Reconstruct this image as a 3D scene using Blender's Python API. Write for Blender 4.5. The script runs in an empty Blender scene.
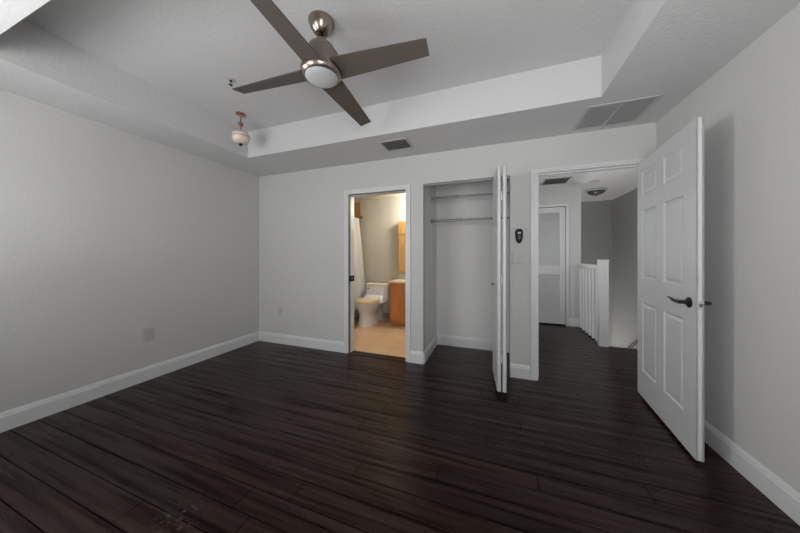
import bpy, bmesh, math, random
from mathutils import Vector, Matrix
random.seed(4)
S = bpy.context.scene
COL = S.collection
PI = math.pi

# ------------------------------------------------------------ camera, light, exposure
cam_d = bpy.data.cameras.new('camera'); cam = bpy.data.objects.new('camera', cam_d); COL.objects.link(cam)
cam_d.sensor_width = 36.0; cam_d.lens = 262.0 / 800 * 36; cam_d.shift_y = -0.0125
cam_d.clip_start = 0.02
cam.location = (0, 0, 1.25); cam.rotation_euler = (PI / 2, 0, math.atan2(95, 262))
S.camera = cam
S.view_settings.view_transform = 'Standard'; S.view_settings.look = 'None'
S.view_settings.exposure = 0.5; S.view_settings.gamma = 1.0; S.view_settings.use_curve_mapping = False
W = bpy.data.worlds.new('sky'); S.world = W; W.use_nodes = True
W.node_tree.nodes['Background'].inputs[0].default_value = (0.75, 0.85, 1, 1)
W.node_tree.nodes['Background'].inputs[1].default_value = 0.6

def area(name, loc, rot, sx, sy, power, color=(1, 1, 1), spread=180):
    l = bpy.data.lights.new(name, 'AREA'); l.shape = 'RECTANGLE'; l.size = sx; l.size_y = sy
    l.energy = power; l.color = color; l.spread = math.radians(spread)
    o = bpy.data.objects.new(name, l); o.location = loc; o.rotation_euler = rot; COL.objects.link(o); return o
def point(name, loc, power, color, r=.05):
    l = bpy.data.lights.new(name, 'POINT'); l.energy = power; l.color = color; l.shadow_soft_size = r
    o = bpy.data.objects.new(name, l); o.location = loc; COL.objects.link(o); return o
# daylight through the two windows of the wall behind the camera: sky light and light thrown up by the bright ground outside
area('daylight_window_west', (-2.05, -1.0, 1.55), (PI / 2, 0, 0), 1.9, 1.5, 43, (1, .99, .985))
area('daylight_window_east', (.25, -1.0, 1.55), (PI / 2, 0, 0), 1.9, 1.5, 46, (1, .99, .985))
area('ground_light_west', (-2.05, -2.1, .15), (PI / 2 + math.radians(36), 0, 0), 3.0, 1.6, 45, (1, .99, .985))
area('ground_light_east', (.25, -2.1, .15), (PI / 2 + math.radians(36), 0, 0), 3.0, 1.6, 85, (1, .99, .985))
area('fill_light_left', (-3.75, .22, 1.40), (PI / 2, 0, -PI / 2), .9, 1.2, 25, (1, .985, .97), 95)  # fill lamp outside an added left-wall window, brightens right wall and door

# added hall fill lamps outside made-up windows; daylight from the lower floor of the stairwell
area('hall_fill_right', (2.70, 3.72, 1.60), (PI / 2, 0, PI / 2), .9, 1.1, 11, (1, .99, .97))
area('hall_fill_left', (.12, 4.5, 1.55), (PI / 2, 0, -PI / 2), 1.1, 1.1, 7, (1, .99, .97))
area('daylight_stairwell', (1.75, 6.3, -2.2), (PI, 0, 0), .9, 1.6, 60, (1, .98, .95))

# ------------------------------------------------------------ materials
def mat(name, col, rough=.5, metal=0., bump=None, var=None, spec=None, emit=None, trans=None):
    m = bpy.data.materials.new(name); m.use_nodes = True; nt = m.node_tree; N = nt.nodes; L = nt.links
    b = N['Principled BSDF']; b.inputs['Base Color'].default_value = (*col, 1)
    b.inputs['Roughness'].default_value = rough; b.inputs['Metallic'].default_value = metal
    if spec is not None: b.inputs['Specular IOR Level'].default_value = spec
    tc = N.new('ShaderNodeTexCoord')
    if emit: b.inputs['Emission Color'].default_value = (*emit[0], 1); b.inputs['Emission Strength'].default_value = emit[1]
    n = N.new('ShaderNodeTexNoise'); n.inputs['Scale'].default_value = (var or (8, .04))[0]; n.inputs['Detail'].default_value = 3
    L.new(tc.outputs['Object'], n.inputs['Vector'])
    amt = (var or (8, .04))[1]
    r = N.new('ShaderNodeMapRange'); r.inputs['To Min'].default_value = 1 - amt; r.inputs['To Max'].default_value = 1 + amt
    L.new(n.outputs['Fac'], r.inputs['Value'])
    v = N.new('ShaderNodeVectorMath'); v.operation = 'SCALE'; v.inputs[0].default_value = col
    L.new(r.outputs[0], v.inputs['Scale']); L.new(v.outputs[0], b.inputs['Base Color'])
    if bump:
        n2 = N.new('ShaderNodeTexNoise'); n2.inputs['Scale'].default_value = bump[0]; n2.inputs['Detail'].default_value = 3
        L.new(tc.outputs['Object'], n2.inputs['Vector'])
        bp = N.new('ShaderNodeBump'); bp.inputs['Distance'].default_value = bump[2] if len(bump) > 2 else .004
        bp.inputs['Strength'].default_value = bump[1]
        L.new(n2.outputs['Fac'], bp.inputs['Height']); L.new(bp.outputs[0], b.inputs['Normal'])
    return m

M = {}
M['wall'] = mat('wall_paint', (.595, .592, .582), .75, bump=(62, .35, .005), var=(1.5, .02))
M['ceil'] = mat('ceiling_paint', (.63, .63, .63), .85, bump=(48, .4, .006), var=(1.5, .015))
M['closet'] = mat('lightened_closet_paint', (.74, .735, .725), .8, bump=(62, .3, .005), var=(1.5, .02))  # wall paint made lighter to make up for the dim closet light
M['trim'] = mat('trim_paint', (.71, .715, .72), .35)
M['door'] = mat('door_paint', (.63, .635, .64), .4, bump=(90, .08, .002))
M['bathwall'] = mat('bath_wall_paint', (.55, .52, .45), .8, bump=(38, .2, .005))
M['nickel'] = mat('brushed_nickel', (.33, .28, .24), .27, 1.)
M['bronze'] = mat('dark_bronze', (.035, .033, .032), .38, .7)
M['blade'] = mat('blade_taupe', (.105, .088, .076), .5, 0, var=(14, .08))
M['lens'] = mat('frosted_lens', (.56, .575, .59), .35)
M['vent'] = mat('vent_metal', (.50, .50, .50), .5)
M['ventdark'] = mat('vent_shade', (.16, .16, .165), .6)
M['slat'] = mat('slat_metal', (.27, .27, .27), .5)
M['grille'] = mat('grille_metal', (.45, .45, .445), .5)
M['plastic'] = mat('white_plastic', (.49, .485, .475), .4)
M['black'] = mat('black_plastic', (.006, .006, .007), .45, spec=.25)
M['slot'] = mat('socket_slot', (.05, .05, .05), .6)
M['porcelain'] = mat('porcelain', (.74, .76, .80), .12)
M['seat'] = mat('seat_cream', (.70, .57, .33), .3)
M['lid'] = mat('pale_cream_lid', (.76, .70, .56), .25)
M['counter'] = mat('cream_counter', (.78, .68, .50), .25)
M['curtain'] = mat('curtain_cloth', (.66, .65, .63), .9, var=(20, .05))
M['brass'] = mat('bronze_brass', (.42, .27, .10), .35, 1.)
M['copper'] = mat('copper_peach', (.42, .24, .15), .35, .8)
M['peach'] = mat('frosted_peach_glass', (.80, .66, .58), .35)
M['wallhall'] = M['wall']
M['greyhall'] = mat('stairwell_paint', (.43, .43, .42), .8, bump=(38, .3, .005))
M['rail'] = mat('handrail_dark', (.05, .045, .045), .4)
M['rodmetal'] = mat('closet_rod_metal', (.32, .32, .32), .35, .3)
M['dark'] = mat('drain_dark', (.03, .03, .03), .7)
M['domeglass'] = mat('smoky_dome_glass', (.09, .09, .09), .3)
M['jambshade'] = mat('jamb_shade', (.13, .13, .14), .6)  # shade colour for the strip along the bathroom jamb
M['glow'] = mat('lit_glass', (1, .95, .85), .4, emit=((1, .86, .62), 5))

def wood(name, c1, c2, scale, rough=.4, axis='Z'):
    m = bpy.data.materials.new(name); m.use_nodes = True; nt = m.node_tree; N = nt.nodes; L = nt.links
    b = N['Principled BSDF']; b.inputs['Roughness'].default_value = rough
    tc = N.new('ShaderNodeTexCoord'); mp = N.new('ShaderNodeMapping')
    mp.inputs['Scale'].default_value = (scale, scale, 1.5) if axis == 'Z' else (1.5, scale, scale)
    n = N.new('ShaderNodeTexNoise'); n.inputs['Scale'].default_value = 1; n.inputs['Detail'].default_value = 5
    cr = N.new('ShaderNodeValToRGB'); cr.color_ramp.elements[0].color = (*c1, 1); cr.color_ramp.elements[1].color = (*c2, 1)
    cr.color_ramp.elements[0].position = .35; cr.color_ramp.elements[1].position = .65
    L.new(tc.outputs['Object'], mp.inputs[0]); L.new(mp.outputs[0], n.inputs['Vector'])
    L.new(n.outputs['Fac'], cr.inputs[0]); L.new(cr.outputs[0], b.inputs['Base Color']); return m
M['vanity'] = wood('orange_wood', (.52, .18, .05), (.66, .27, .09), 22, .35)
M['mirrorwood'] = wood('honey_wood', (.50, .27, .07), (.60, .36, .12), 22, .35)

def brick(name, bw, bh, c1, c2, cm, mortar, rough, rot=0, grain=True, loc=(0, 0), offset=.37, ripple=0.0, plane='XY'):
    """planks or tiles: object coordinates in metres"""
    m = bpy.data.materials.new(name); m.use_nodes = True; nt = m.node_tree; N = nt.nodes; L = nt.links
    b = N['Principled BSDF']
    tc = N.new('ShaderNodeTexCoord'); mp = N.new('ShaderNodeMapping'); mp.inputs['Rotation'].default_value[2] = rot
    if plane == 'XZ': mp.inputs['Rotation'].default_value[0] = -PI / 2
    mp.inputs['Location'].default_value = (*loc, 0)
    L.new(tc.outputs['Object'], mp.inputs[0])
    br = N.new('ShaderNodeTexBrick'); br.offset = offset; br.squash = 1
    for k, v in (('Scale', 1), ('Mortar Size', mortar), ('Mortar Smooth', .3), ('Brick Width', bw), ('Row Height', bh), ('Bias', 0)): br.inputs[k].default_value = v
    br.inputs['Color1'].default_value = (*c1, 1); br.inputs['Color2'].default_value = (*c2, 1); br.inputs['Mortar'].default_value = (*cm, 1)
    if grain:   # every row of planks starts somewhere else
        br.offset = 0
        sx = N.new('ShaderNodeSeparateXYZ'); L.new(mp.outputs[0], sx.inputs[0])
        dv = N.new('ShaderNodeMath'); dv.operation = 'DIVIDE'; dv.inputs[1].default_value = bh; L.new(sx.outputs['Y'], dv.inputs[0])
        fl = N.new('ShaderNodeMath'); fl.operation = 'FLOOR'; L.new(dv.outputs[0], fl.inputs[0])
        wn = N.new('ShaderNodeTexWhiteNoise'); wn.noise_dimensions = '1D'; L.new(fl.outputs[0], wn.inputs['W'])
        ml = N.new('ShaderNodeMath'); ml.operation = 'MULTIPLY_ADD'; ml.inputs[1].default_value = bw; L.new(wn.outputs['Value'], ml.inputs[0]); L.new(sx.outputs['X'], ml.inputs[2])
        cx = N.new('ShaderNodeCombineXYZ'); L.new(ml.outputs[0], cx.inputs['X']); L.new(sx.outputs['Y'], cx.inputs['Y'])
        L.new(cx.outputs[0], br.inputs['Vector'])
    else: L.new(mp.outputs[0], br.inputs['Vector'])
    col = br.outputs['Color']; hsrc = br.outputs['Fac']
    bp = N.new('ShaderNodeBump'); bp.invert = True; bp.inputs['Strength'].default_value = .9; bp.inputs['Distance'].default_value = .003
    L.new(hsrc, bp.inputs['Height']); last = bp
    if grain:
        m2 = N.new('ShaderNodeMapping'); m2.inputs['Scale'].default_value = (1.1, 30, 1); m2.inputs['Rotation'].default_value[2] = rot
        L.new(tc.outputs['Object'], m2.inputs[0])
        n = N.new('ShaderNodeTexNoise'); n.inputs['Scale'].default_value = 1; n.inputs['Detail'].default_value = 4
        L.new(m2.outputs[0], n.inputs['Vector'])
        r = N.new('ShaderNodeMapRange'); r.inputs['From Min'].default_value = .3; r.inputs['From Max'].default_value = .7
        r.inputs['To Min'].default_value = .55; r.inputs['To Max'].default_value = 1.5
        L.new(n.outputs['Fac'], r.inputs['Value'])
        v = N.new('ShaderNodeVectorMath'); v.operation = 'SCALE'; L.new(col, v.inputs[0]); L.new(r.outputs[0], v.inputs['Scale']); col = v.outputs[0]
        # worn finish: gloss follows the grain and stops at the seams; warm stain in the varnish
        rs = N.new('ShaderNodeMapRange'); rs.inputs['From Min'].default_value = .3; rs.inputs['From Max'].default_value = .7
        rs.inputs['To Min'].default_value = .08; rs.inputs['To Max'].default_value = .50
        L.new(n.outputs['Fac'], rs.inputs['Value'])
        iv = N.new('ShaderNodeMath'); iv.operation = 'SUBTRACT'; iv.inputs[0].default_value = 1; L.new(br.outputs['Fac'], iv.inputs[1]); iv.use_clamp = True
        ms = N.new('ShaderNodeMath'); ms.operation = 'MULTIPLY'; L.new(rs.outputs[0], ms.inputs[0]); L.new(iv.outputs[0], ms.inputs[1])
        L.new(ms.outputs[0], b.inputs['Specular IOR Level']); b.inputs['Specular Tint'].default_value = (1, .80, .74, 1)
        # pale scuffs in one spot
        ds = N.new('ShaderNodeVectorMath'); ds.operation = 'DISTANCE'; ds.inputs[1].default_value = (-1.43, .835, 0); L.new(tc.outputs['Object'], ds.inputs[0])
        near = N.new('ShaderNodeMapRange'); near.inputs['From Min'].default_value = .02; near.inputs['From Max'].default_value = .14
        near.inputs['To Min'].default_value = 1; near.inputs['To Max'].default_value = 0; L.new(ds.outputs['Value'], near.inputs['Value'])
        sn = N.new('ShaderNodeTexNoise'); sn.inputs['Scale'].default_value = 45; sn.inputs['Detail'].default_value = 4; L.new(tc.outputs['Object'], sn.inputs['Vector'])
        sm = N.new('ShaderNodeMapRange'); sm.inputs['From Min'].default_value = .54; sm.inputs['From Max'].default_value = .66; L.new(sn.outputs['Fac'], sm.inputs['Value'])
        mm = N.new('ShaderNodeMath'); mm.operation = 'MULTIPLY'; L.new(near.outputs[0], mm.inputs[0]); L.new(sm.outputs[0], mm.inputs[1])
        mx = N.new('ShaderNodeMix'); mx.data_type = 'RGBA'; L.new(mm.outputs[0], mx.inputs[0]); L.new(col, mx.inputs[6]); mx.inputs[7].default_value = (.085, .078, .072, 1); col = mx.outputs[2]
        r2 = N.new('ShaderNodeMapRange'); r2.inputs['To Min'].default_value = rough - .08; r2.inputs['To Max'].default_value = rough + .1
        L.new(n.outputs['Fac'], r2.inputs['Value']); L.new(r2.outputs[0], b.inputs['Roughness'])
        b2 = N.new('ShaderNodeBump'); b2.inputs['Strength'].default_value = ripple; b2.inputs['Distance'].default_value = .004
        m3 = N.new('ShaderNodeMapping'); m3.inputs['Scale'].default_value = (.9, 22, 1)
        n3 = N.new('ShaderNodeTexNoise'); n3.inputs['Scale'].default_value = 1; n3.inputs['Detail'].default_value = 2
        L.new(tc.outputs['Object'], m3.inputs[0]); L.new(m3.outputs[0], n3.inputs['Vector'])
        L.new(n3.outputs['Fac'], b2.inputs['Height']); L.new(bp.outputs[0], b2.inputs['Normal']); last = b2
    else: b.inputs['Roughness'].default_value = rough
    L.new(last.outputs[0], b.inputs['Normal']); L.new(col, b.inputs['Base Color'])
    return m
M['floor'] = brick('espresso_planks', 1.7, .1245, (.0092, .0038, .0026), (.0200, .0090, .0068), (.002, .0012, .0010), .0028, .27, ripple=1.3, loc=(.12, .0562))
M['tile'] = brick('tan_floor_tile', .33, .33, (.66, .44, .25), (.71, .49, .29), (.46, .31, .18), .004, .3, rot=0, grain=False, offset=0)
M['showertile'] = brick('gold_shower_tile', .3, .2, (.40, .25, .09), (.45, .29, .11), (.30, .2, .1), .004, .3, grain=False, plane='XZ')
M['basetile'] = mat('grey_base_tile', (.25, .25, .26), .35)

def glass():
    m = bpy.data.materials.new('window_glass'); m.use_nodes = True; N = m.node_tree.nodes; L = m.node_tree.links
    b = N['Principled BSDF']; N.remove(b); o = N['Material Output']
    t = N.new('ShaderNodeBsdfTransparent'); g = N.new('ShaderNodeBsdfGlossy'); g.inputs['Roughness'].default_value = .02
    mx = N.new('ShaderNodeMixShader'); mx.inputs[0].default_value = .06
    L.new(t.outputs[0], mx.inputs[1]); L.new(g.outputs[0], mx.inputs[2]); L.new(mx.outputs[0], o.inputs[0]); return m
M['glass'] = glass()

# ------------------------------------------------------------ helpers
def link(name, bm, m, parent=None, bevel=0, smooth=False, solid=0, seg=2):
    bmesh.ops.recalc_face_normals(bm, faces=bm.faces)
    me = bpy.data.meshes.new(name); bm.to_mesh(me); bm.free()
    o = bpy.data.objects.new(name, me); COL.objects.link(o); me.materials.append(M[m] if isinstance(m, str) else m)
    if parent: o.parent = parent
    if smooth:
        me.polygons.foreach_set('use_smooth', [True] * len(me.polygons))
        try:
            me.set_sharp_from_angle(angle=math.radians(35))
        except Exception: pass
    if solid: md = o.modifiers.new('solid', 'SOLIDIFY'); md.thickness = solid
    if bevel:
        md = o.modifiers.new('bevel', 'BEVEL'); md.width = bevel; md.segments = seg; md.limit_method = 'ANGLE'; md.angle_limit = math.radians(40)
    return o
def box(bm, x0, x1, y0, y1, z0, z1, mtx=None):
    v = [bm.verts.new(p) for p in [(x0, y0, z0), (x1, y0, z0), (x1, y1, z0), (x0, y1, z0), (x0, y0, z1), (x1, y0, z1), (x1, y1, z1), (x0, y1, z1)]]
    for f in [(0, 3, 2, 1), (4, 5, 6, 7), (0, 1, 5, 4), (1, 2, 6, 5), (2, 3, 7, 6), (3, 0, 4, 7)]: bm.faces.new([v[i] for i in f])
    if mtx: bmesh.ops.transform(bm, matrix=mtx, verts=v)
    return v
def boxes(*bs):
    bm = bmesh.new()
    for b in bs: box(bm, *b)
    return bm
def lathe(prof, n=32, mtx=None, bm=None, a0=0, a1=2 * PI):
    bm = bm or bmesh.new(); rings = []
    for r, z in prof:
        rings.append([bm.verts.new((max(r, 1e-4) * math.cos(2 * PI * i / n), max(r, 1e-4) * math.sin(2 * PI * i / n), z)) for i in range(n)])
    for a, b in zip(rings, rings[1:]):
        for i in range(n): bm.faces.new([a[i], a[(i + 1) % n], b[(i + 1) % n], b[i]])
    bm.faces.new(rings[0][::-1]); bm.faces.new(rings[-1])
    if mtx: bmesh.ops.transform(bm, matrix=mtx, verts=[v for r in rings for v in r])
    return bm
def tube(path, r, n=12, bm=None):
    """r: number or list; path of points"""
    bm = bm or bmesh.new(); P = [Vector(p) for p in path]; rings = []
    for i, p in enumerate(P):
        d = (P[min(i + 1, len(P) - 1)] - P[max(i - 1, 0)]).normalized()
        u = d.orthogonal().normalized() if i == 0 else (u - u.dot(d) * d).normalized()
        w = d.cross(u); rr = r[i] if isinstance(r, (list, tuple)) else r
        rings.append([bm.verts.new(p + rr * (math.cos(2 * PI * k / n) * u + math.sin(2 * PI * k / n) * w)) for k in range(n)])
    for a, b in zip(rings, rings[1:]):
        for k in range(n): bm.faces.new([a[k], a[(k + 1) % n], b[(k + 1) % n], b[k]])
    bm.faces.new(rings[0][::-1]); bm.faces.new(rings[-1]); return bm
def loft(sections, bm=None, cap=True):
    bm = bm or bmesh.new(); R = [[bm.verts.new(p) for p in s] for s in sections]
    n = len(R[0])
    for a, b in zip(R, R[1:]):
        for k in range(n): bm.faces.new([a[k], a[(k + 1) % n], b[(k + 1) % n], b[k]])
    if cap: bm.faces.new(R[0][::-1]); bm.faces.new(R[-1])
    return bm
def prism(prof, p0, p1, out, bm=None):
    """extrude an (outward, up) profile from p0 to p1 on the floor; out = unit vector off the wall"""
    bm = bm or bmesh.new(); out = Vector((*out, 0))
    A = [bm.verts.new(Vector(p0) + out * a + Vector((0, 0, z))) for a, z in prof]
    B = [bm.verts.new(Vector(p1) + out * a + Vector((0, 0, z))) for a, z in prof]
    n = len(A)
    for k in range(n): bm.faces.new([A[k], A[(k + 1) % n], B[(k + 1) % n], B[k]])
    bm.faces.new(A[::-1]); bm.faces.new(B); return bm
def struct(name, bm, m, parent=None, label=None, **k):
    o = link(name, bm, m, parent, **k)
    if not parent: o['kind'] = 'structure'; o['label'] = label or name.replace('_', ' ')
    return o
def thing(name, label, cat, loc=(0, 0, 0), rz=0, group=None, kind=None):
    o = bpy.data.objects.new(name, None); COL.objects.link(o); o.empty_display_size = .1
    o.location = loc; o.rotation_euler = (0, 0, rz); o['label'] = label; o['category'] = cat
    if group: o['group'] = group
    if kind: o['kind'] = kind
    return o
def tag(o, label, cat, group=None):
    o['label'] = label; o['category'] = cat
    if group: o['group'] = group
    return o
def copy_tree(o, parent=None):
    c = o.copy(); COL.objects.link(c); c.parent = parent
    for ch in list(o.children): copy_tree(ch, c)
    return c

# ------------------------------------------------------------ setting
XL, XR, YB, YF = -3.31, 1.345, 2.96, -.25
YB2 = YB + .12
BX0, BX1, CX0, CX1, HX0, HX1 = -1.78, -.992, -.787, .147, .396, 1.275
BZ, CZ, HZ = 2.05, 2.095, 2.107
TOP = 2.85
struct('floor', boxes((XL, XR, YF, YB, -.1, 0), (CX0, .20, YB, 3.70, -.1, 0), (BX0, BX1, YB, YB2 - .01, -.1, 0),
       (.30, 2.54, YB, 4.42, -.1, 0), (.30, 1.435, 4.42, 5.46, -.1, 0), (.20, 1.39, 5.46, 5.95, -.1, 0)), 'floor', label='dark espresso plank floor of bedroom, closet and hall')
struct('floor_bathroom', boxes((XL, -.87, YB2 - .01, 4.95, -.1, -.002)), 'tile', label='tan tiled bathroom floor')
struct('wall_left', boxes((XL - .1, XL, YF, -.16, 0, TOP), (XL - .1, XL, -.16, .60, 0, .9), (XL - .1, XL, -.16, .60, 2.1, TOP), (XL - .1, XL, .60, YB2, 0, TOP)), 'wall', label='left bedroom wall, light grey textured paint')
struct('wall_right', boxes((XR, XR + .1, YF, YB, 0, TOP)), 'wall', label='right bedroom wall behind the open door')
struct('wall_back', boxes((XL, BX0, YB, YB2, 0, TOP), (BX0, BX1, YB, YB2, BZ, TOP), (BX1, CX0, YB, YB2, 0, TOP),
       (CX0, CX1, YB, YB2, CZ, TOP), (CX1, HX0, YB, YB2, 0, TOP), (HX0, HX1, YB, YB2, HZ, TOP), (HX1, 2.54, YB, YB2, 0, TOP)),
       'wall', label='back bedroom wall with bathroom, closet and hall openings')
wins = [(-2.70, -1.40), (-.40, .90)]
fb = [(XL, XR, YF - .12, YF, 0, .9), (XL, XR, YF - .12, YF, 2.1, TOP), (XL, wins[0][0], YF - .12, YF, .9, 2.1),
      (wins[0][1], wins[1][0], YF - .12, YF, .9, 2.1), (wins[1][1], XR, YF - .12, YF, .9, 2.1)]
struct('wall_front', boxes(*fb), 'wall', label='bedroom wall with two windows behind the camera')
for i, (a, b) in enumerate(wins):
    w = thing('window_%d' % (i + 1), 'white framed window in the front wall, ' + ('nearer the left wall' if i == 0 else 'nearer the right wall'), 'window', ((a + b) / 2, YF - .06, .9), kind='structure')
    del w['category']
    h = (b - a) / 2
    link('window_frame', boxes((-h, -h + .05, -.03, .03, 0, 1.2), (h - .05, h, -.03, .03, 0, 1.2), (-h + .05, h - .05, -.03, .03, 0, .05),
         (-h + .05, h - .05, -.03, .03, 1.15, 1.2), (-h + .05, h - .05, -.02, .02, .58, .62)), 'trim', w, bevel=.003)
    link('window_pane', boxes((-h + .05, h - .05, -.003, .003, .05, .58), (-h + .05, h - .05, -.003, .003, .62, 1.15)), 'glass', w)
w = thing('window_4', 'added unseen white framed window in the left wall beside the camera', 'window', (XL - .05, .22, .9), kind='structure'); del w['category']  # unseen window put in to carry the left fill lamp
link('window_frame', boxes((-.03, .03, -.38, -.33, 0, 1.2), (-.03, .03, .33, .38, 0, 1.2), (-.03, .03, -.33, .33, 0, .05), (-.03, .03, -.33, .33, 1.15, 1.2), (-.02, .02, -.33, .33, .58, .62)), 'trim', w, bevel=.003)
link('window_pane', boxes((-.003, .003, -.33, .33, .05, .58), (-.003, .003, -.33, .33, .62, 1.15)), 'glass', w)
w = thing('window_5', 'added unseen white framed window in the hall left wall', 'window', (.25, 4.5, 1.0), kind='structure'); del w['category']  # made-up window for the fill lamp on the hall's left side
link('window_frame', boxes((-.03, .03, -.55, -.50, 0, 1.1), (-.03, .03, .50, .55, 0, 1.1), (-.03, .03, -.50, .50, 0, .05), (-.03, .03, -.50, .50, 1.05, 1.1)), 'trim', w, bevel=.003)
link('window_pane', boxes((-.003, .003, -.50, .50, .05, 1.05)), 'glass', w)
w = thing('window_3', 'added unseen white framed window in the hall right wall', 'window', (2.59, 3.72, 1.05), kind='structure'); del w['category']  # made-up window hidden behind the door, for the right hall fill
link('window_frame', boxes((-.03, .03, -.45, -.40, 0, 1.1), (-.03, .03, .40, .45, 0, 1.1), (-.03, .03, -.40, .40, 0, .05), (-.03, .03, -.40, .40, 1.05, 1.1)), 'trim', w, bevel=.003)
link('window_pane', boxes((-.003, .003, -.40, .40, .05, 1.05)), 'glass', w)
TX0, TX1, TY0, TY1 = -2.80, .745, .59, 2.345
struct('ceiling', boxes((XL, XR, YF, YB, 2.75, TOP), (XL, TX0, YF, YB, 2.44, 2.75), (TX1, XR, YF, YB, 2.44, 2.75),
       (TX0, TX1, YF, TY0, 2.44, 2.75), (TX0, TX1, TY1, YB, 2.44, 2.75)), 'ceil', label='white tray ceiling with lowered soffit border')
# closet
struct('wall_closet_left', boxes((CX0 - .083, CX0, YB2, 3.70, 0, 2.5)), 'closet')
struct('wall_closet_back', boxes((CX0 - .083, .30, 3.70, 3.78, 0, 2.5)), 'closet')
struct('wall_closet_right', boxes((.20, .30, YB2, 3.70, 0, 2.6)), 'closet')
struct('ceiling_closet', boxes((CX0, .20, YB2, 3.70, 2.44, 2.5)), 'ceil')
# bathroom
struct('wall_bathroom_front', boxes((XL, BX0, YB2, YB2 + .012, 0, 2.44), (BX0, BX1, YB2, YB2 + .012, BZ, 2.44), (BX1, -.87, YB2, YB2 + .012, 0, 2.44)), 'bathwall')
struct('wall_bathroom_left', boxes((XL - .1, XL, YB2, 4.95, 0, 2.5)), 'bathwall')
struct('wall_bathroom_back', boxes((XL - .1, -.78, 4.95, 5.05, 0, 2.5)), 'bathwall')
struct('wall_bathroom_right', boxes((-.87, -.78, 3.78, 4.95, 0, 2.5), (-.882, -.87, YB2 + .012, 3.78, 0, 2.44)), 'bathwall')
struct('ceiling_bathroom', boxes((XL, -.87, YB2, 4.95, 2.44, 2.5)), 'bathwall')
struct('wall_shower', boxes((XL, -2.68, 4.937, 4.95, .0, 2.40), (XL, XL + .012, 3.9, 4.937, 0, 2.40)), 'showertile', label='gold brown tile around the tub')
# hall
struct('wall_hall_left', boxes((.20, .30, 3.78, 3.95, 0, 2.6), (.20, .30, 3.95, 5.05, 0, 1.0), (.20, .30, 3.95, 5.05, 2.1, 2.6), (.20, .30, 5.05, 5.46, 0, 2.6)), 'wall')
struct('wall_hall_back', boxes((.20, .44, 5.46, 5.56, 0, 2.6), (.44, 1.205, 5.46, 5.56, 2.16, 2.6), (1.205, 1.435, 5.46, 5.56, 0, 2.6)), 'wall')
struct('wall_hall_closet', boxes((.20, 1.39, 5.95, 6.0, 0, 2.6), (.10, .20, 5.46, 6.0, 0, 2.6)), 'wall')
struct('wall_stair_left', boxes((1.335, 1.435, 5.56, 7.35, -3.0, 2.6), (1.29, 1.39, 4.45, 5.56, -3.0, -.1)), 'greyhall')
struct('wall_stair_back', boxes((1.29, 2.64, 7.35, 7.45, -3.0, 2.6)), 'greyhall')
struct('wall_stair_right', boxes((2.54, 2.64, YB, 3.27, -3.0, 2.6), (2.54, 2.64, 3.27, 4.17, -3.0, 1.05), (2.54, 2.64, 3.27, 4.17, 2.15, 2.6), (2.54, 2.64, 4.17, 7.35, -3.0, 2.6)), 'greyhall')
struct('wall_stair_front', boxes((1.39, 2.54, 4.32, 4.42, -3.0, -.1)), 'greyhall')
struct('floor_stairwell', boxes((1.29, 2.64, 4.3, 7.45, -3.1, -3.0)), 'floor')
struct('ceiling_hall', boxes((.20, 2.64, YB2, 7.45, 2.55, 2.62)), 'ceil')

# baseboards
BP = [(0, 0), (.016, 0), (.016, .105), (.012, .112), (.012, .120), (.006, .132), (.004, .138), (0, .138)]
def base(name, segs, m='trim', prof=BP, label=None):
    bm = bmesh.new()
    for p0, p1, out in segs: prism(prof, (*p0, 0), (*p1, 0), out, bm)
    return struct(name, bm, m, label=label)
base('baseboard_left', [((XL, YF), (XL, YB), (1, 0))], label='white baseboard along the left wall')
base('baseboard_right', [((XR, YF), (XR, YB), (-1, 0))], label='white baseboard along the right wall')
base('baseboard_back', [((XL, YB), (-1.835, YB), (0, -1)), ((-.937, YB), (CX0 + .0, YB), (0, -1)), ((CX1, YB), (.338, YB), (0, -1))], label='white baseboard along the back wall')
base('baseboard_closet', [((CX0, YB), (CX0, 3.7), (1, 0)), ((CX0, 3.7), (.2, 3.7), (0, -1)), ((.2, YB2), (.2, 3.7), (-1, 0))], label='white baseboard inside the closet')
base('baseboard_hall', [((1.25, 5.46), (1.435, 5.46), (0, -1)), ((.30, YB2), (.30, 5.46), (1, 0))], label='white baseboard in the hall')
base('baseboard_bathroom', [((-2.62, 4.95), (-1.80, 4.95), (0, -1))], 'basetile', [(0, 0), (.01, 0), (.01, .10), (0, .10)], label='grey tile base behind the toilet')

def casing(name, x0, x1, z, y, label, w=.065, sgn=-1, wh=None):
    wh = wh or w
    """door casing + jamb lining around an opening"""
    t = thing(name, label, 'trim', ((x0 + x1) / 2, y, 0), kind='structure'); del t['category']
    h = (x1 - x0) / 2; bm = bmesh.new()
    for s in (-1, 1):
        a, b = sorted((s * h, s * (h + w))); box(bm, a, b, min(0, sgn * .014), max(0, sgn * .014), 0, z + wh)
        a, b = sorted((s * (h + w * .55), s * (h + w))); box(bm, a, b, min(sgn * .014, sgn * .020), max(sgn * .014, sgn * .020), 0, z + wh)
    box(bm, -h, h, min(0, sgn * .014), max(0, sgn * .014), z, z + wh)
    box(bm, -h - w * .45, h + w * .45, min(sgn * .014, sgn * .020), max(sgn * .014, sgn * .020), z + wh * .55, z + wh)
    link('casing', bm, 'trim', t, bevel=.002)
    return t
t1 = casing('trim_1', BX0, BX1, BZ, YB, 'white casing around the bathroom doorway', w=.054)
link('jamb', boxes((-.394, -.382, .03, .12, 0, BZ), (.382, .394, 0, .12, 0, BZ), (-.382, .382, .03, .12, BZ - .012, BZ)), 'trim', t1)
o = link('jamb_shade_strip', boxes((-.394, -.386, -.001, .03, 0, BZ), (-.386, .382, -.001, .03, BZ - .008, BZ)), 'jambshade', t1); o['label'] = 'dark grey strip standing in for shade at the jamb'  # shadow gap between casing and jamb, drawn as a dark strip
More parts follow.
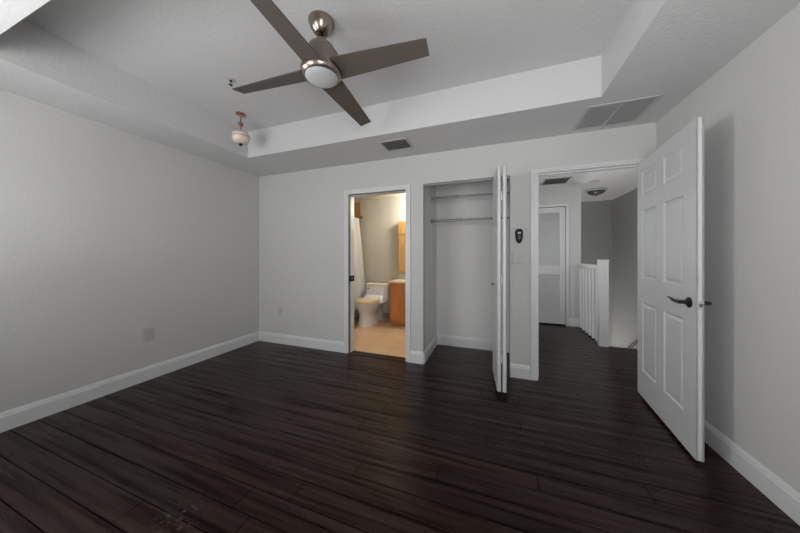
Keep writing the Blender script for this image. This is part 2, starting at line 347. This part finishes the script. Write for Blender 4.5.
o = link('latch_plate', boxes((-.386, -.375, -.002, .112, .925, 1.0)), 'black', t1, bevel=.003); o['label'] = 'black latch plate in the left jamb'
link('latch_slot', boxes((-.3755, -.3735, .04, .07, .95, .975)), 'rodmetal', o)
HH = (HX1 - HX0) / 2
t2 = casing('trim_2', HX0, HX1, HZ, YB, 'white casing around the hall doorway', w=.057, wh=.022)
link('jamb', boxes((-HH, -HH + .014, 0, .12, 0, HZ), (HH - .014, HH, 0, .12, 0, HZ), (-HH + .014, HH - .014, 0, .12, HZ - .014, HZ), (-HH + .014, -HH + .024, .05, .09, 0, HZ - .014), (-HH + .024, HH - .024, .05, .09, HZ - .026, HZ - .014)), 'trim', t2)
t3 = casing('trim_3', .44, 1.205, 2.16, 5.46, 'white casing around the louvered hall closet door', w=.042)

# ------------------------------------------------------------ panelled doors
def panel_field(bm, u0, u1, z0, z1, y, d, sgn):
    """raised moulded panel: outward frustum between u0..u1, z0..z1; y = recess plane"""
    def ring(i, dep): return [bm.verts.new((u, y + sgn * dep, z)) for u, z in ((u0 + i, z0 + i), (u1 - i, z0 + i), (u1 - i, z1 - i), (u0 + i, z1 - i))]
    R = [ring(0, d), ring(.010, .001), ring(.018, .001), ring(.034, d * .75), ring(.040, d * .75)]
    for a, b in zip(R, R[1:]):
        for k in range(4): bm.faces.new([a[k], a[(k + 1) % 4], b[(k + 1) % 4], b[k]])
    bm.faces.new(R[-1])
def panel_leaf(width, z0, z1, th, cols, rows, d=.010):
    """a door leaf in local coords: u along +X from the free edge, thickness along Y centred"""
    bm = bmesh.new(); h = th / 2
    box(bm, .001, width - .001, -h + d, h - d, z0 + .001, z1 - .001)
    us = [0] + [x for c in cols for x in c] + [width]
    zs = [z0] + [x for r in rows for x in r] + [z1]
    for s in (-1, 1):
        ya, yb = sorted((s * (h - d), s * h))
        for i in range(0, len(us) - 1, 2): box(bm, us[i], us[i + 1], ya, yb, z0, z1)
        for c in cols:
            for j in range(0, len(zs) - 1, 2): box(bm, c[0], c[1], ya, yb, zs[j], zs[j + 1])
            for r in rows: panel_field(bm, c[0], c[1], r[0], r[1], s * (h - d), d, s)
    # edge strip closing the core
    box(bm, 0, .001, -h, h, z0, z1); box(bm, width - .001, width, -h, h, z0, z1)
    return bm
# bedroom door: local x runs from free edge to hinge
A = Vector((1.138, 2.092)); B = Vector((1.222, 2.985)); ang = math.atan2(B.y - A.y, B.x - A.x); L = (B - A).length
nrm = Vector((math.sin(ang), -math.cos(ang)))
c = A + nrm * .0185
d1 = thing('door_1', 'white six-panel bedroom door standing open against the right wall', 'door', (c.x, c.y, 0), ang, kind='structure'); del d1['category']
link('door_leaf', panel_leaf(L, .022, 2.085, .037, [(.138, .405), (.525, .795)], [(.25, .85), (1.06, 1.65), (1.785, 1.985)]), 'door', d1)
# visible face is local +Y (towards -X world)
def lever(parent, sgn):
    h = bmesh.new(); lathe([(.033, 0), (.033, .005), (.027, .010), (.012, .013), (.011, .045)], 28, Matrix.Translation((.068, sgn * .0185, .963)) @ Matrix.Rotation(-sgn * PI / 2, 4, 'X'), h)
    y = sgn * (.0185 + .048)
    tube([(.060, y, .963), (.085, y, .963), (.115, y, .9635), (.145, y, .9645), (.165, y, .970), (.180, y, .974), (.215, y, .975)], [.011, .011, .0105, .010, .008, .0055, .004], 12, h)
    return link('lever_handle', h, 'bronze', parent, smooth=True)
lever(d1, 1); lever(d1, -1)
o = link('latch_plate', boxes((-.002, .001, -.0125, .0125,   .93, .985)), 'vent', d1, bevel=.0008)
link('latch_bolt', boxes((-.012, -.002, -.007, .007, .948, .968)), 'nickel', o, bevel=.002)
for z in (.25, 1.05, 1.85):
    hb = bmesh.new(); tube([(L + .006, -.012, z - .045), (L + .006, -.012, z + .045)], .006, 10, hb); box(hb, L - .001, L + .002, -.012, .015, z - .045, z + .045)
    link('hinge', hb, 'nickel', d1)

# bifold closet door
d2 = thing('door_2', 'white bifold closet door folded open beside its opening', 'door', (0, 0, 0), kind='structure'); del d2['category']
def bileaf(xa, ya, xb, yb):
    a = math.atan2(yb - ya, xb - xa); w = math.hypot(xb - xa, yb - ya)
    o = link('bifold_leaf', panel_leaf(w, .045, 2.055, .034, [(.085, w - .085)], [(.24, .84), (1.03, 1.55), (1.68, 1.93)], .008), 'door', d2)
    o.location = (xa, ya, 0); o.rotation_euler = (0, 0, a); return o
lf = bileaf(.034, 2.50, -.006, 2.97); bileaf(.079, 2.50, .100, 2.97)
kb = lathe([(.006, 0), (.006, .012), (.013, .018), (.015, .025), (.010, .030)], 16, Matrix.Translation((.23, .017, .98)) @ Matrix.Rotation(-PI / 2, 4, 'X'))
link('knob', kb, 'nickel', lf, smooth=True)
link('hinge', boxes((.053, .060, 2.503, 2.56, .3, .38), (.053, .060, 2.503, 2.56, 1.0, 1.08), (.053, .060, 2.503, 2.56, 1.75, 1.83)), 'trim', d2)
link('pivot_pin', tube([(.100, 2.95, 0), (.100, 2.95, .06)], .008), 'black', d2)
link('top_track', boxes((CX0 + .005, CX1 - .003, 2.985, 3.015, CZ - .02, CZ - .001)), 'rodmetal', d2)
link('top_pin', tube([(-.003, 2.97, 2.05), (-.003, 3.0, 2.078)], .006), 'nickel', d2)

# louvered hall closet door
d3 = thing('door_3', 'white louvered closet door at the end of the hall', 'door', (.445, 5.475, 0), kind='structure'); del d3['category']
w = .755
fr = boxes((0, .095, 0, .035, .02, 2.15), (w - .095, w, 0, .035, .02, 2.15), (.095, w - .095, 0, .035, .02, .206), (.095, w - .095, 0, .035, .914, 1.078), (.095, w - .095, 0, .035, 2.06, 2.15))
link('frame', fr, 'door', d3, bevel=.002)
for za, zb in ((.206, .914), (1.078, 2.06)):
    bm = bmesh.new(); n = int((zb - za) / .036)
    for k in range(n):
        zc = za + (k + .5) * (zb - za) / n
        box(bm, .093, w - .093, -.020, .020, -.0035, .0035, Matrix.Translation((0, .0175, zc)) @ Matrix.Rotation(math.radians(52), 4, 'X'))
    link('louver_panel', bm, 'door', d3)
kb = lathe([(.022, 0), (.020, .006), (.010, .010), (.010, .03), (.024, .042), (.026, .052), (.018, .062)], 20, Matrix.Translation((.06, 0, .95)) @ Matrix.Rotation(PI / 2, 4, 'X'))
link('knob', kb, 'nickel', d3, smooth=True)

# ------------------------------------------------------------ ceiling fan
FX, FY = -1.043, 1.405
fan = thing('ceiling_fan', 'four-blade taupe ceiling fan with brushed nickel motor and frosted light', 'ceiling fan', (FX, FY, 2.75))
def zz(p, dz=-2.75): return [(r, z + dz) for r, z in p]
link('canopy', lathe(zz([(.082, 2.75), (.082, 2.742), (.078, 2.735), (.072, 2.715), (.058, 2.692), (.040, 2.672), (.034, 2.668), (.020, 2.668), (.018, 2.675)]), 40), 'nickel', fan, smooth=True)
link('downrod', tube([(0, 0, -.07), (0, 0, -.19)], .013), 'bronze', fan, smooth=True)
link('motor_housing', lathe(zz([(.022, 2.650), (.034, 2.645), (.036, 2.606), (.074, 2.604), (.080, 2.598), (.081, 2.564), (.102, 2.561), (.108, 2.554), (.108, 2.475), (.108, 2.46)], -2.765), 48), 'nickel', fan, smooth=True)
lk = link('light_ring', lathe(zz([(.108, 2.47), (.122, 2.465), (.128, 2.455), (.128, 2.435), (.120, 2.418), (.108, 2.408), (.102, 2.408), (.102, 2.42)], -2.765), 48), 'nickel', fan, smooth=True)
link('light_lens', lathe(zz([(.1015, 2.425), (.1015, 2.410), (.095, 2.402), (.070, 2.394), (.035, 2.390), (.001, 2.389)], -2.765), 40), 'lens', lk, smooth=True)
def blade_bm():
    bm = bmesh.new(); secs = []
    for x, w0, w1 in ((.07, -.076, .078), (.10, -.075, .077), (.30, -.067, .069), (.50, -.059, .059), (.675, -.051, .051), (.688, -.050, .050)):
        secs.append([(x + (.02 if False else 0), w0, -.003), (x, w1, -.003), (x, w1, .003), (x, w0, .003)])
    return loft(secs, bm)
bmsh = blade_bm()
b0 = link('blade', bmsh, 'blade', fan, bevel=.0015)
for k in range(4):
    b = b0 if k == 0 else b0.copy()
    if k: COL.objects.link(b)
    b.location = (0, 0, -.318)
    b.rotation_euler = (math.radians(-14), 0, math.radians(3.2 + 90 * k))
    b.rotation_mode = 'XYZ'

# ------------------------------------------------------------ pendant and ceiling fittings
pd = thing('pendant_light', 'small pendant with copper ceiling plate and frosted peach bowl', 'pendant light', (-2.515, 2.02, 2.75))
link('canopy', lathe([(.048, 0), (.048, -.006), (.040, -.014), (.015, -.022), (.010, -.03)], 24), 'copper', pd, smooth=True)
st = bmesh.new()
for k in range(10):
    a = k * PI / 2; r = .008; zc = -.03 - k * .0135
    pts = [(r * math.cos(t) * math.cos(a), r * math.cos(t) * math.sin(a), zc + .010 * math.sin(t)) for t in [i * PI / 4 for i in range(9)]]
    tube(pts, .0022, 6, st)
tube([(0, 0, -.02), (0, 0, -.21)], .0035, 8, st)
link('chain', st, 'copper', pd, smooth=True)
link('socket_cup', lathe([(.006, -.085), (.022, -.095), (.026, -.115), (.015, -.132), (.005, -.14)], 20), 'copper', pd, smooth=True)
bowl = link('bowl', lathe([(.010, -.200), (.066, -.205), (.080, -.215), (.086, -.245), (.078, -.280), (.055, -.304), (.020, -.314), (.004, -.315)], 32), 'peach', pd, smooth=True)
link('finial', lathe([(.012, -.308), (.019, -.318), (.015, -.332), (.004, -.340)], 16, None), 'black', bowl, smooth=True)
bd = bmesh.new(); tube([(.05 * math.cos(a) * 1.76, .05 * math.sin(a) * 1.72, -.245) for a in [i * PI / 6 for i in range(13)]], .0035, 6, bd)
link('band', bd, 'brass', bowl, smooth=True)

arm = tube([(-.02, 0, -.205), (.03, .005, -.212), (.085, .01, -.232)], .005, 8); link('bowl_clip', arm, 'brass', pd, smooth=True)
sp = thing('sprinkler_head', 'small chrome fire sprinkler head on the tray ceiling left of the fan', 'sprinkler', (-2.10, 1.595, 2.75))
link('escutcheon', lathe([(.032, 0), (.030, -.005), (.016, -.008), (.012, -.010)], 24), 'plastic', sp, smooth=True)
sb = bmesh.new(); tube([(0, 0, -.008), (0, 0, -.022)], .008, 10, sb)
for s in (-1, 1): tube([(s * .008, 0, -.02), (s * .014, 0, -.032), (s * .004, 0, -.048)], .002, 6, sb)
lathe([(.014, -.048), (.015, -.051), (.003, -.052)], 16, None, sb)
link('sprinkler_body', sb, 'bronze', sp, smooth=True)

def vent(name, label, cat, loc, sx, sy, nslat, along, fm, sm, fw=.018, bars=0, tilt=40, rz=0, dk='ventdark'):
    t = thing(name, label, cat, loc, rz)
    a, b = sx / 2, sy / 2
    fr = boxes((-a, a, -b, -b + fw, -.008, 0), (-a, a, b - fw, b, -.008, 0), (-a, -a + fw, -b + fw, b - fw, -.008, 0), (a - fw, a, -b + fw, b - fw, -.008, 0))
    link('frame', fr, fm, t, bevel=.0025)
    link('backing', boxes((-a + fw, a - fw, -b + fw, b - fw, -.0012, -.0002)), dk, t)
    bm = bmesh.new()
    for k in range(nslat):
        if along == 'x':
            y = -b + fw + (k + .5) * (sy - 2 * fw) / nslat; wd = (sy - 2 * fw) / nslat * .42
            box(bm, -a + fw, a - fw, -wd, wd, -.0007, .0007, Matrix.Translation((0, y, -.0055)) @ Matrix.Rotation(math.radians(tilt) * .3, 4, 'X'))
        else:
            x = -a + fw + (k + .5) * (sx - 2 * fw) / nslat; wd = (sx - 2 * fw) / nslat * .42
            box(bm, -wd, wd, -b + fw, b - fw, -.0007, .0007, Matrix.Translation((x, 0, -.0055)) @ Matrix.Rotation(math.radians(tilt) * .3, 4, 'Y'))
    link('slats', bm, sm, t)
    if bars:
        bm = bmesh.new()
        for k in range(1, bars + 1):
            x = -a + sx * k / (bars + 1); box(bm, x - .006, x + .006, -b + fw, b - fw, -.010, -.003)
        link('divider', bm, fm, t)
    return t
vent('air_vent', 'small white supply vent with dark slats on the soffit above the bathroom doorway', 'air vent', (-.985, 2.615, 2.44), .31, .27, 4, 'x', 'vent', 'slat', .022, tilt=70)
vent('return_grille', 'large return air grille in two sections above the hall doorway', 'air vent', (.925, 2.67, 2.44), .47, .42, 22, 'x', 'vent', 'grille', .022, bars=1, dk='grille')
vent('hall_vent', 'dark slatted air vent on the hall ceiling above the louvered door', 'air vent', (.985, 5.16, 2.55), .40, .42, 9, 'x', 'vent', 'slat', .018)

# ------------------------------------------------------------ wall fittings
def outlet(name, label, loc, rz, kind='outlet', w=.075, h=.12):
    t = thing(name, label, 'light switch' if kind == 'switch' else 'outlet', loc, rz)
    link('cover_plate', boxes((-w / 2, w / 2, -.008, 0, -h / 2, h / 2)), 'plastic', t, bevel=.003)
    if kind == 'outlet':
        for s in (-1, 1):
            r = link('socket', boxes((-.016, .016, -.0095, -.008, s * .024 - .016, s * .024 + .016)), 'plastic', t, bevel=.004)
            link('slot', boxes((-.008, -.006, -.0100, -.0093, s * .024 - .005, s * .024 + .005), (.006, .008, -.0100, -.0093, s * .024 - .004, s * .024 + .004)), 'slot', r)
    else:
        for x in (-.023, .023):
            link('rocker', boxes((x - .0165, x + .0165, -.010, -.006, -.033, .033)), 'plastic', t, bevel=.002)
    return t
# plates: local -Y faces the room
outlet('wall_outlet', 'outlet plate low on the left wall', (XL, 1.625, .461), PI / 2, w=.085, h=.13)
outlet('wall_outlet', 'outlet plate low on the back wall left of the bathroom doorway', (-2.905, YB, .465), 0)
outlet('light_switch', 'double switch plate under the black holder between closet and hall doorway', (.222, YB, 1.235), 0, 'switch', w=.105, h=.115)
rm = thing('remote_holder', 'black fan remote in a wall holder between closet and hall doorway', 'remote control', (.233, YB, 1.46))
def oval(w, h, y, taper, n=28):
    out = []
    for i in range(n):
        a = 2 * PI * i / n; ca, sa = math.cos(a), math.sin(a)
        x = abs(ca) ** .7 * (1 if ca > 0 else -1) * w; z = abs(sa) ** .7 * (1 if sa > 0 else -1) * h
        out.append((x * (1 + taper * z / h), y, z))
    return out
link('cradle', loft([oval(.034, .072, 0, .22), oval(.036, .075, -.010, .22), oval(.030, .069, -.020, .22)]), 'black', rm, smooth=True)
rc = link('remote', loft([oval(.026, .060, -.018, .2), oval(.026, .060, -.028, .2), oval(.020, .052, -.034, .2)]), 'black', rm, smooth=True)
link('display', boxes((-.014, .014, -.0355, -.0335, .022, .040)), 'vent', rc, bevel=.003)
bt = bmesh.new()
for q in range(3): box(bt, -.010, .010, -.036, -.0335, -.004 - q * .014, .003 - q * .014)
link('buttons', bt, 'ventdark', rc)

# closet rods
for nm, z, lab, gap in (('closet_rod', 2.01, 'upper metal closet rod across the back of the open closet', -.45), ('closet_rod', 1.712, 'lower metal closet rod across the back of the open closet', -.40)):
    t = thing(nm, lab, 'closet rod', (CX0, 3.38, z))
    R = Matrix.Rotation(PI / 2, 4, 'Y')
    link('outer_tube', tube([(.004, 0, 0), (gap - CX0, 0, 0)], .016), 'rodmetal', t, smooth=True)
    link('inner_tube', tube([(gap - CX0 - .02, 0, 0), (.983, 0, 0)], .0125), 'rodmetal', t, smooth=True)
    link('collar', tube([(gap - CX0 - .012, 0, 0), (gap - CX0 + .012, 0, 0)], .019), 'rodmetal', t, smooth=True)
    for x in (0, .987):
        s = 1 if x == 0 else -1
        link('end_socket', tube([(x, 0, 0), (x + s * .006, 0, 0), (x + s * .006, 0, 0), (x + s * .022, 0, 0)], [.032, .032, .021, .021], 20), 'rodmetal', t, smooth=True)

# ------------------------------------------------------------ hall: railing, stairs, lamp
rl = thing('stair_railing', 'white stair railing with square newel post and balusters in the hall', 'railing', (1.42, 4.42, 0))
nw = link('newel_post', boxes((-.050, .056, -.04, .056, -.1, 1.19)), 'trim', rl, bevel=.004)
link('cap', boxes((-.053, .059, -.044, .060, 1.185, 1.205)), 'trim', nw, bevel=.006)
link('top_rail', boxes((-.03, .03, .056, 1.035, 1.075, 1.125)), 'trim', rl, bevel=.006)
link('bottom_fillet', boxes((-.014, .014, .056, 1.035, 1.055, 1.075)), 'trim', rl)
bal = boxes((-.015, .015, -.015, .015, -.002, 1.057))
b0 = link('baluster', bal, 'trim', rl, bevel=.003)
ys = [.20 + .155 * k for k in range(6)]
for k, y in enumerate(ys):
    b = b0 if k == 0 else b0.copy()
    if k: COL.objects.link(b)
    b.location = (-.012, y, 0)
struct('trim_4', boxes((1.375, 1.41, 4.46, 5.46, -.28, -.0), (1.47, 2.54, 4.40, 4.432, -.28, -.001)), 'trim', label='white fascia along the stairwell edge')
# stairs going down away from the viewer
stt = thing('staircase', 'dark wooden stair flight descending beyond the hall newel post', 'staircase', (2.0, 4.43, 0))
rise, run = .185, .25
bm = bmesh.new()
for k in range(11): box(bm, -.05, .52, k * run + .002, (k + 1) * run + .03, -(k + 1) * rise - .03, -(k + 1) * rise)
link('treads', bm, 'floor', stt)
bm = bmesh.new()
for k in range(11): box(bm, -.05, .52, k * run + .004, k * run + .016, -(k + 1) * rise, -k * rise - .031 if k else -.0)
link('risers', bm, 'trim', stt)
hr = thing('handrail', 'dark sloping handrail on the stairwell wall right of the newel post', 'handrail', (2.46, 4.6, 0))
link('rail', tube([(0, .25, .53), (0, .35, .50), (0, 2.4, -1.04)], .022), 'rail', hr, smooth=True)
for y in (.5, 1.4, 2.2):
    z = .50 - (y - .35) * .7512
    link('bracket', tube([(0, y, z - .015), (.03, y, z - .06), (.079, y, z - .06)], .008, 8), 'rail', hr, smooth=True)
hl = thing('hall_light', 'flush mounted dome light in dark metal rim on the hall ceiling', 'ceiling light', (1.86, 6.12, 2.55))
link('base', lathe([(.175, 0), (.175, -.02), (.160, -.028), (.150, -.03)], 36), 'vent', hl, smooth=True)
link('dome', lathe([(.150, -.028), (.135, -.055), (.100, -.082), (.055, -.100), (.010, -.106)], 36), 'domeglass', hl, smooth=True)
link('finial', lathe([(.010, -.104), (.014, -.112), (.006, -.122)], 16), 'bronze', hl, smooth=True)
sd = lathe([(.058, 0), (.058, -.018), (.050, -.028), (.02, -.032), (.001, -.032)], 28); o = link('smoke_detector', sd, 'vent', None, smooth=True)
o.location = (1.62, 5.39, 2.55); tag(o, 'round smoke detector on the hall ceiling in front of the dome light', 'smoke detector')

# ------------------------------------------------------------ bathroom
TXc = -2.215
tl = thing('toilet', 'white one-piece toilet with closed cream seat lid beside the vanity', 'toilet', (TXc, 4.895, 0))
# local: +Y to wall, bowl toward -Y; wall at y=0
def ell(cx, cy, rx, ry, z, n=32, sq=1.0, back=None):
    out = []
    if z < .45: rx *= 1.13; z *= 1.07
    for i in range(n):
        a = 2 * PI * i / n; ca, sa = math.cos(a), math.sin(a)
        x = rx * (abs(ca) ** sq) * (1 if ca > 0 else -1); y = ry * (abs(sa) ** sq) * (1 if sa > 0 else -1)
        if back is not None and y > back: y = back
        out.append((cx + x, cy + y, z))
    return out
link('bowl', loft([ell(0, -.50, .125, .30, 0, sq=.85), ell(0, -.50, .120, .29, .04, sq=.85), ell(0, -.50, .105, .26, .13, sq=.85), ell(0, -.49, .110, .27, .21, sq=.9), ell(0, -.49, .150, .31, .28), ell(0, -.49, .180, .345, .34), ell(0, -.49, .186, .352, .375), ell(0, -.49, .178, .345, .388)]), 'porcelain', tl, smooth=True)
link('tank', loft([ell(0, -.20, .100, .19, 0, sq=.6), ell(0, -.20, .100, .19, .25, sq=.6), ell(0, -.22, .185, .22, .34, sq=.5), ell(0, -.19, .190, .185, .42, sq=.45), ell(0, -.145, .195, .135, .50, sq=.35), ell(0, -.125, .200, .115, .68, sq=.3)]), 'porcelain', tl, smooth=True)
o = link('tank_lid', loft([ell(0, -.125, .205, .120, .68, sq=.3), ell(0, -.125, .212, .124, .69, sq=.3), ell(0, -.125, .212, .124, .705, sq=.3), ell(0, -.125, .200, .115, .715, sq=.3)]), 'lid', tl, smooth=True)
link('seat', loft([ell(0, -.545, .180, .285, .389), ell(0, -.545, .188, .292, .395), ell(0, -.545, .188, .292, .405), ell(0, -.545, .182, .286, .410)]), 'seat', tl, smooth=True)
link('seat_lid', loft([ell(0, -.540, .180, .280, .411), ell(0, -.540, .184, .286, .416), ell(0, -.540, .180, .280, .427), ell(0, -.540, .150, .24, .433)]), 'seat', tl, smooth=True)
link('flush_lever', tube([(-.15, -.245, .62), (-.15, -.262, .62), (-.10, -.268, .615)], .007, 8), 'nickel', tl, smooth=True)

vn = thing('vanity', 'orange wood bathroom vanity with cream countertop right of the toilet', 'vanity', (-1.80, 4.40, 0))
VW = .918
link('cabinet', boxes((0, VW, .02, .53, .07, .77), (.02, VW, .08, .53, 0, .07)), 'vanity', vn, bevel=.002)
for k in range(2):
    x0 = .012 + k * (VW / 2); x1 = x0 + VW / 2 - .018
    dd = link('cabinet_door', boxes((x0, x1, .002, .02, .09, .755)), 'vanity', vn, bevel=.004)
    link('knob', lathe([(.006, 0), (.006, .012), (.014, .020), (.010, .028)], 14, Matrix.Translation((x1 - .03 if k == 0 else x0 + .03, .002, .70)) @ Matrix.Rotation(PI / 2, 4, 'X')), 'porcelain', dd, smooth=True)
link('countertop', boxes((-.012, VW + .01, -.02, .54, .77, .805)), 'counter', vn, bevel=.005)
link('backsplash', boxes((-.012, VW + .01, .525, .545, .805, .90)), 'counter', vn, bevel=.003)
mr = thing('medicine_cabinet', 'honey coloured wooden cabinet on the wall above the vanity', 'cabinet', (-1.79, 4.95, .94))
link('body', boxes((0, .85, -.10, 0, 0, 1.0)), 'mirrorwood', mr, bevel=.003)
link('cabinet_door', boxes((.01, .42, -.118, -.10, .02, .72)), 'mirrorwood', mr, bevel=.004)
link('cabinet_door', boxes((.43, .84, -.118, -.10, .02, .72)), 'mirrorwood', mr, bevel=.004)
link('top_rail', boxes((0, .85, -.122, -.10, .735, 1.0)), 'mirrorwood', mr, bevel=.004)
vl = thing('vanity_light', 'warm glowing wall light bar above the vanity cabinet', 'wall light', (-1.25, 4.95, 2.14))
link('back_plate', boxes((-.25, .25, -.02, 0, -.04, .04)), 'brass', vl, bevel=.004)
for x in (-.18, 0, .18):
    link('globe', lathe([(.001, -.045), (.025, -.038), (.042, -.015), (.045, 0), (.042, .015), (.025, .038), (.001, .045)], 20, Matrix.Translation((x, -.075, 0))), 'glow', vl, smooth=True)
point('vanity_lamp', (-1.25, 4.60, 2.18), 29, (1, .95, .88), .10)

# tub, rod, curtain
tb = thing('bathtub', 'white bathtub in the tiled alcove behind the shower curtain', 'bathtub', (-3.0, 4.2, 0))
bm = boxes((-.29, .34, -.70, .735, 0, .48)); 
link('tub_shell', boxes((.27, .34, -.75, .735, 0, .48), (-.295, -.24, -.75, .735, 0, .48), (-.24, .27, -.75, -.66, 0, .48), (-.24, .27, .66, .735, 0, .48), (-.24, .27, -.66, .66, 0, .12)), 'porcelain', tb, bevel=.02, seg=3); bm.free()
rd = thing('curtain_rod', 'bronze shower curtain rod fixed to the tiled wall', 'curtain rod', (-2.66, 4.937, 2.08))
link('rod', tube([(0, 0, 0), (0, -1.45, 0)], .0125), 'brass', rd, smooth=True)
link('flange', tube([(0, 0, 0), (0, -.012, 0), (0, -.014, 0), (0, -.03, 0)], [.038, .038, .02, .018], 20), 'brass', rd, smooth=True)
bm = bmesh.new(); NU, NV = 120, 24; g = []
for j in range(NV + 1):
    v = j / NV; row = []
    for i in range(NU + 1):
        u = i / NU
        spread = .85 + .25 * v
        y = 4.80 + .10 * v - u * spread * .85 + .02 * math.sin(v * 3)
        amp = .018 + .022 * v
        x = -2.655 + .10 * v ** 1.4 + amp * math.sin(u * 2 * PI * 11 + .6 * math.sin(v * 2.2)) + .012 * math.sin(u * 17 + v * 3)
        row.append(bm.verts.new((x, y, 2.037 - v * 1.875)))
    g.append(row)
for j in range(NV):
    for i in range(NU): bm.faces.new([g[j][i], g[j][i + 1], g[j + 1][i + 1], g[j + 1][i]])
ct = thing('shower_curtain', 'off-white shower curtain hanging in folds from the bronze rod', 'shower curtain', (0, 0, 0))
link('cloth', bm, 'curtain', ct, smooth=True, solid=.002)
for k in range(11):
    y = 4.79 - k * .07
    pts = [(-2.66 + .022 * math.cos(a), y, 2.066 + .027 * math.sin(a)) for a in [i * PI / 6 for i in range(13)]]
    link('ring', tube([(p[0] + 2.66, p[1] - 4.937, p[2] - 2.08) for p in pts], .003, 6), 'brass', rd, smooth=True)
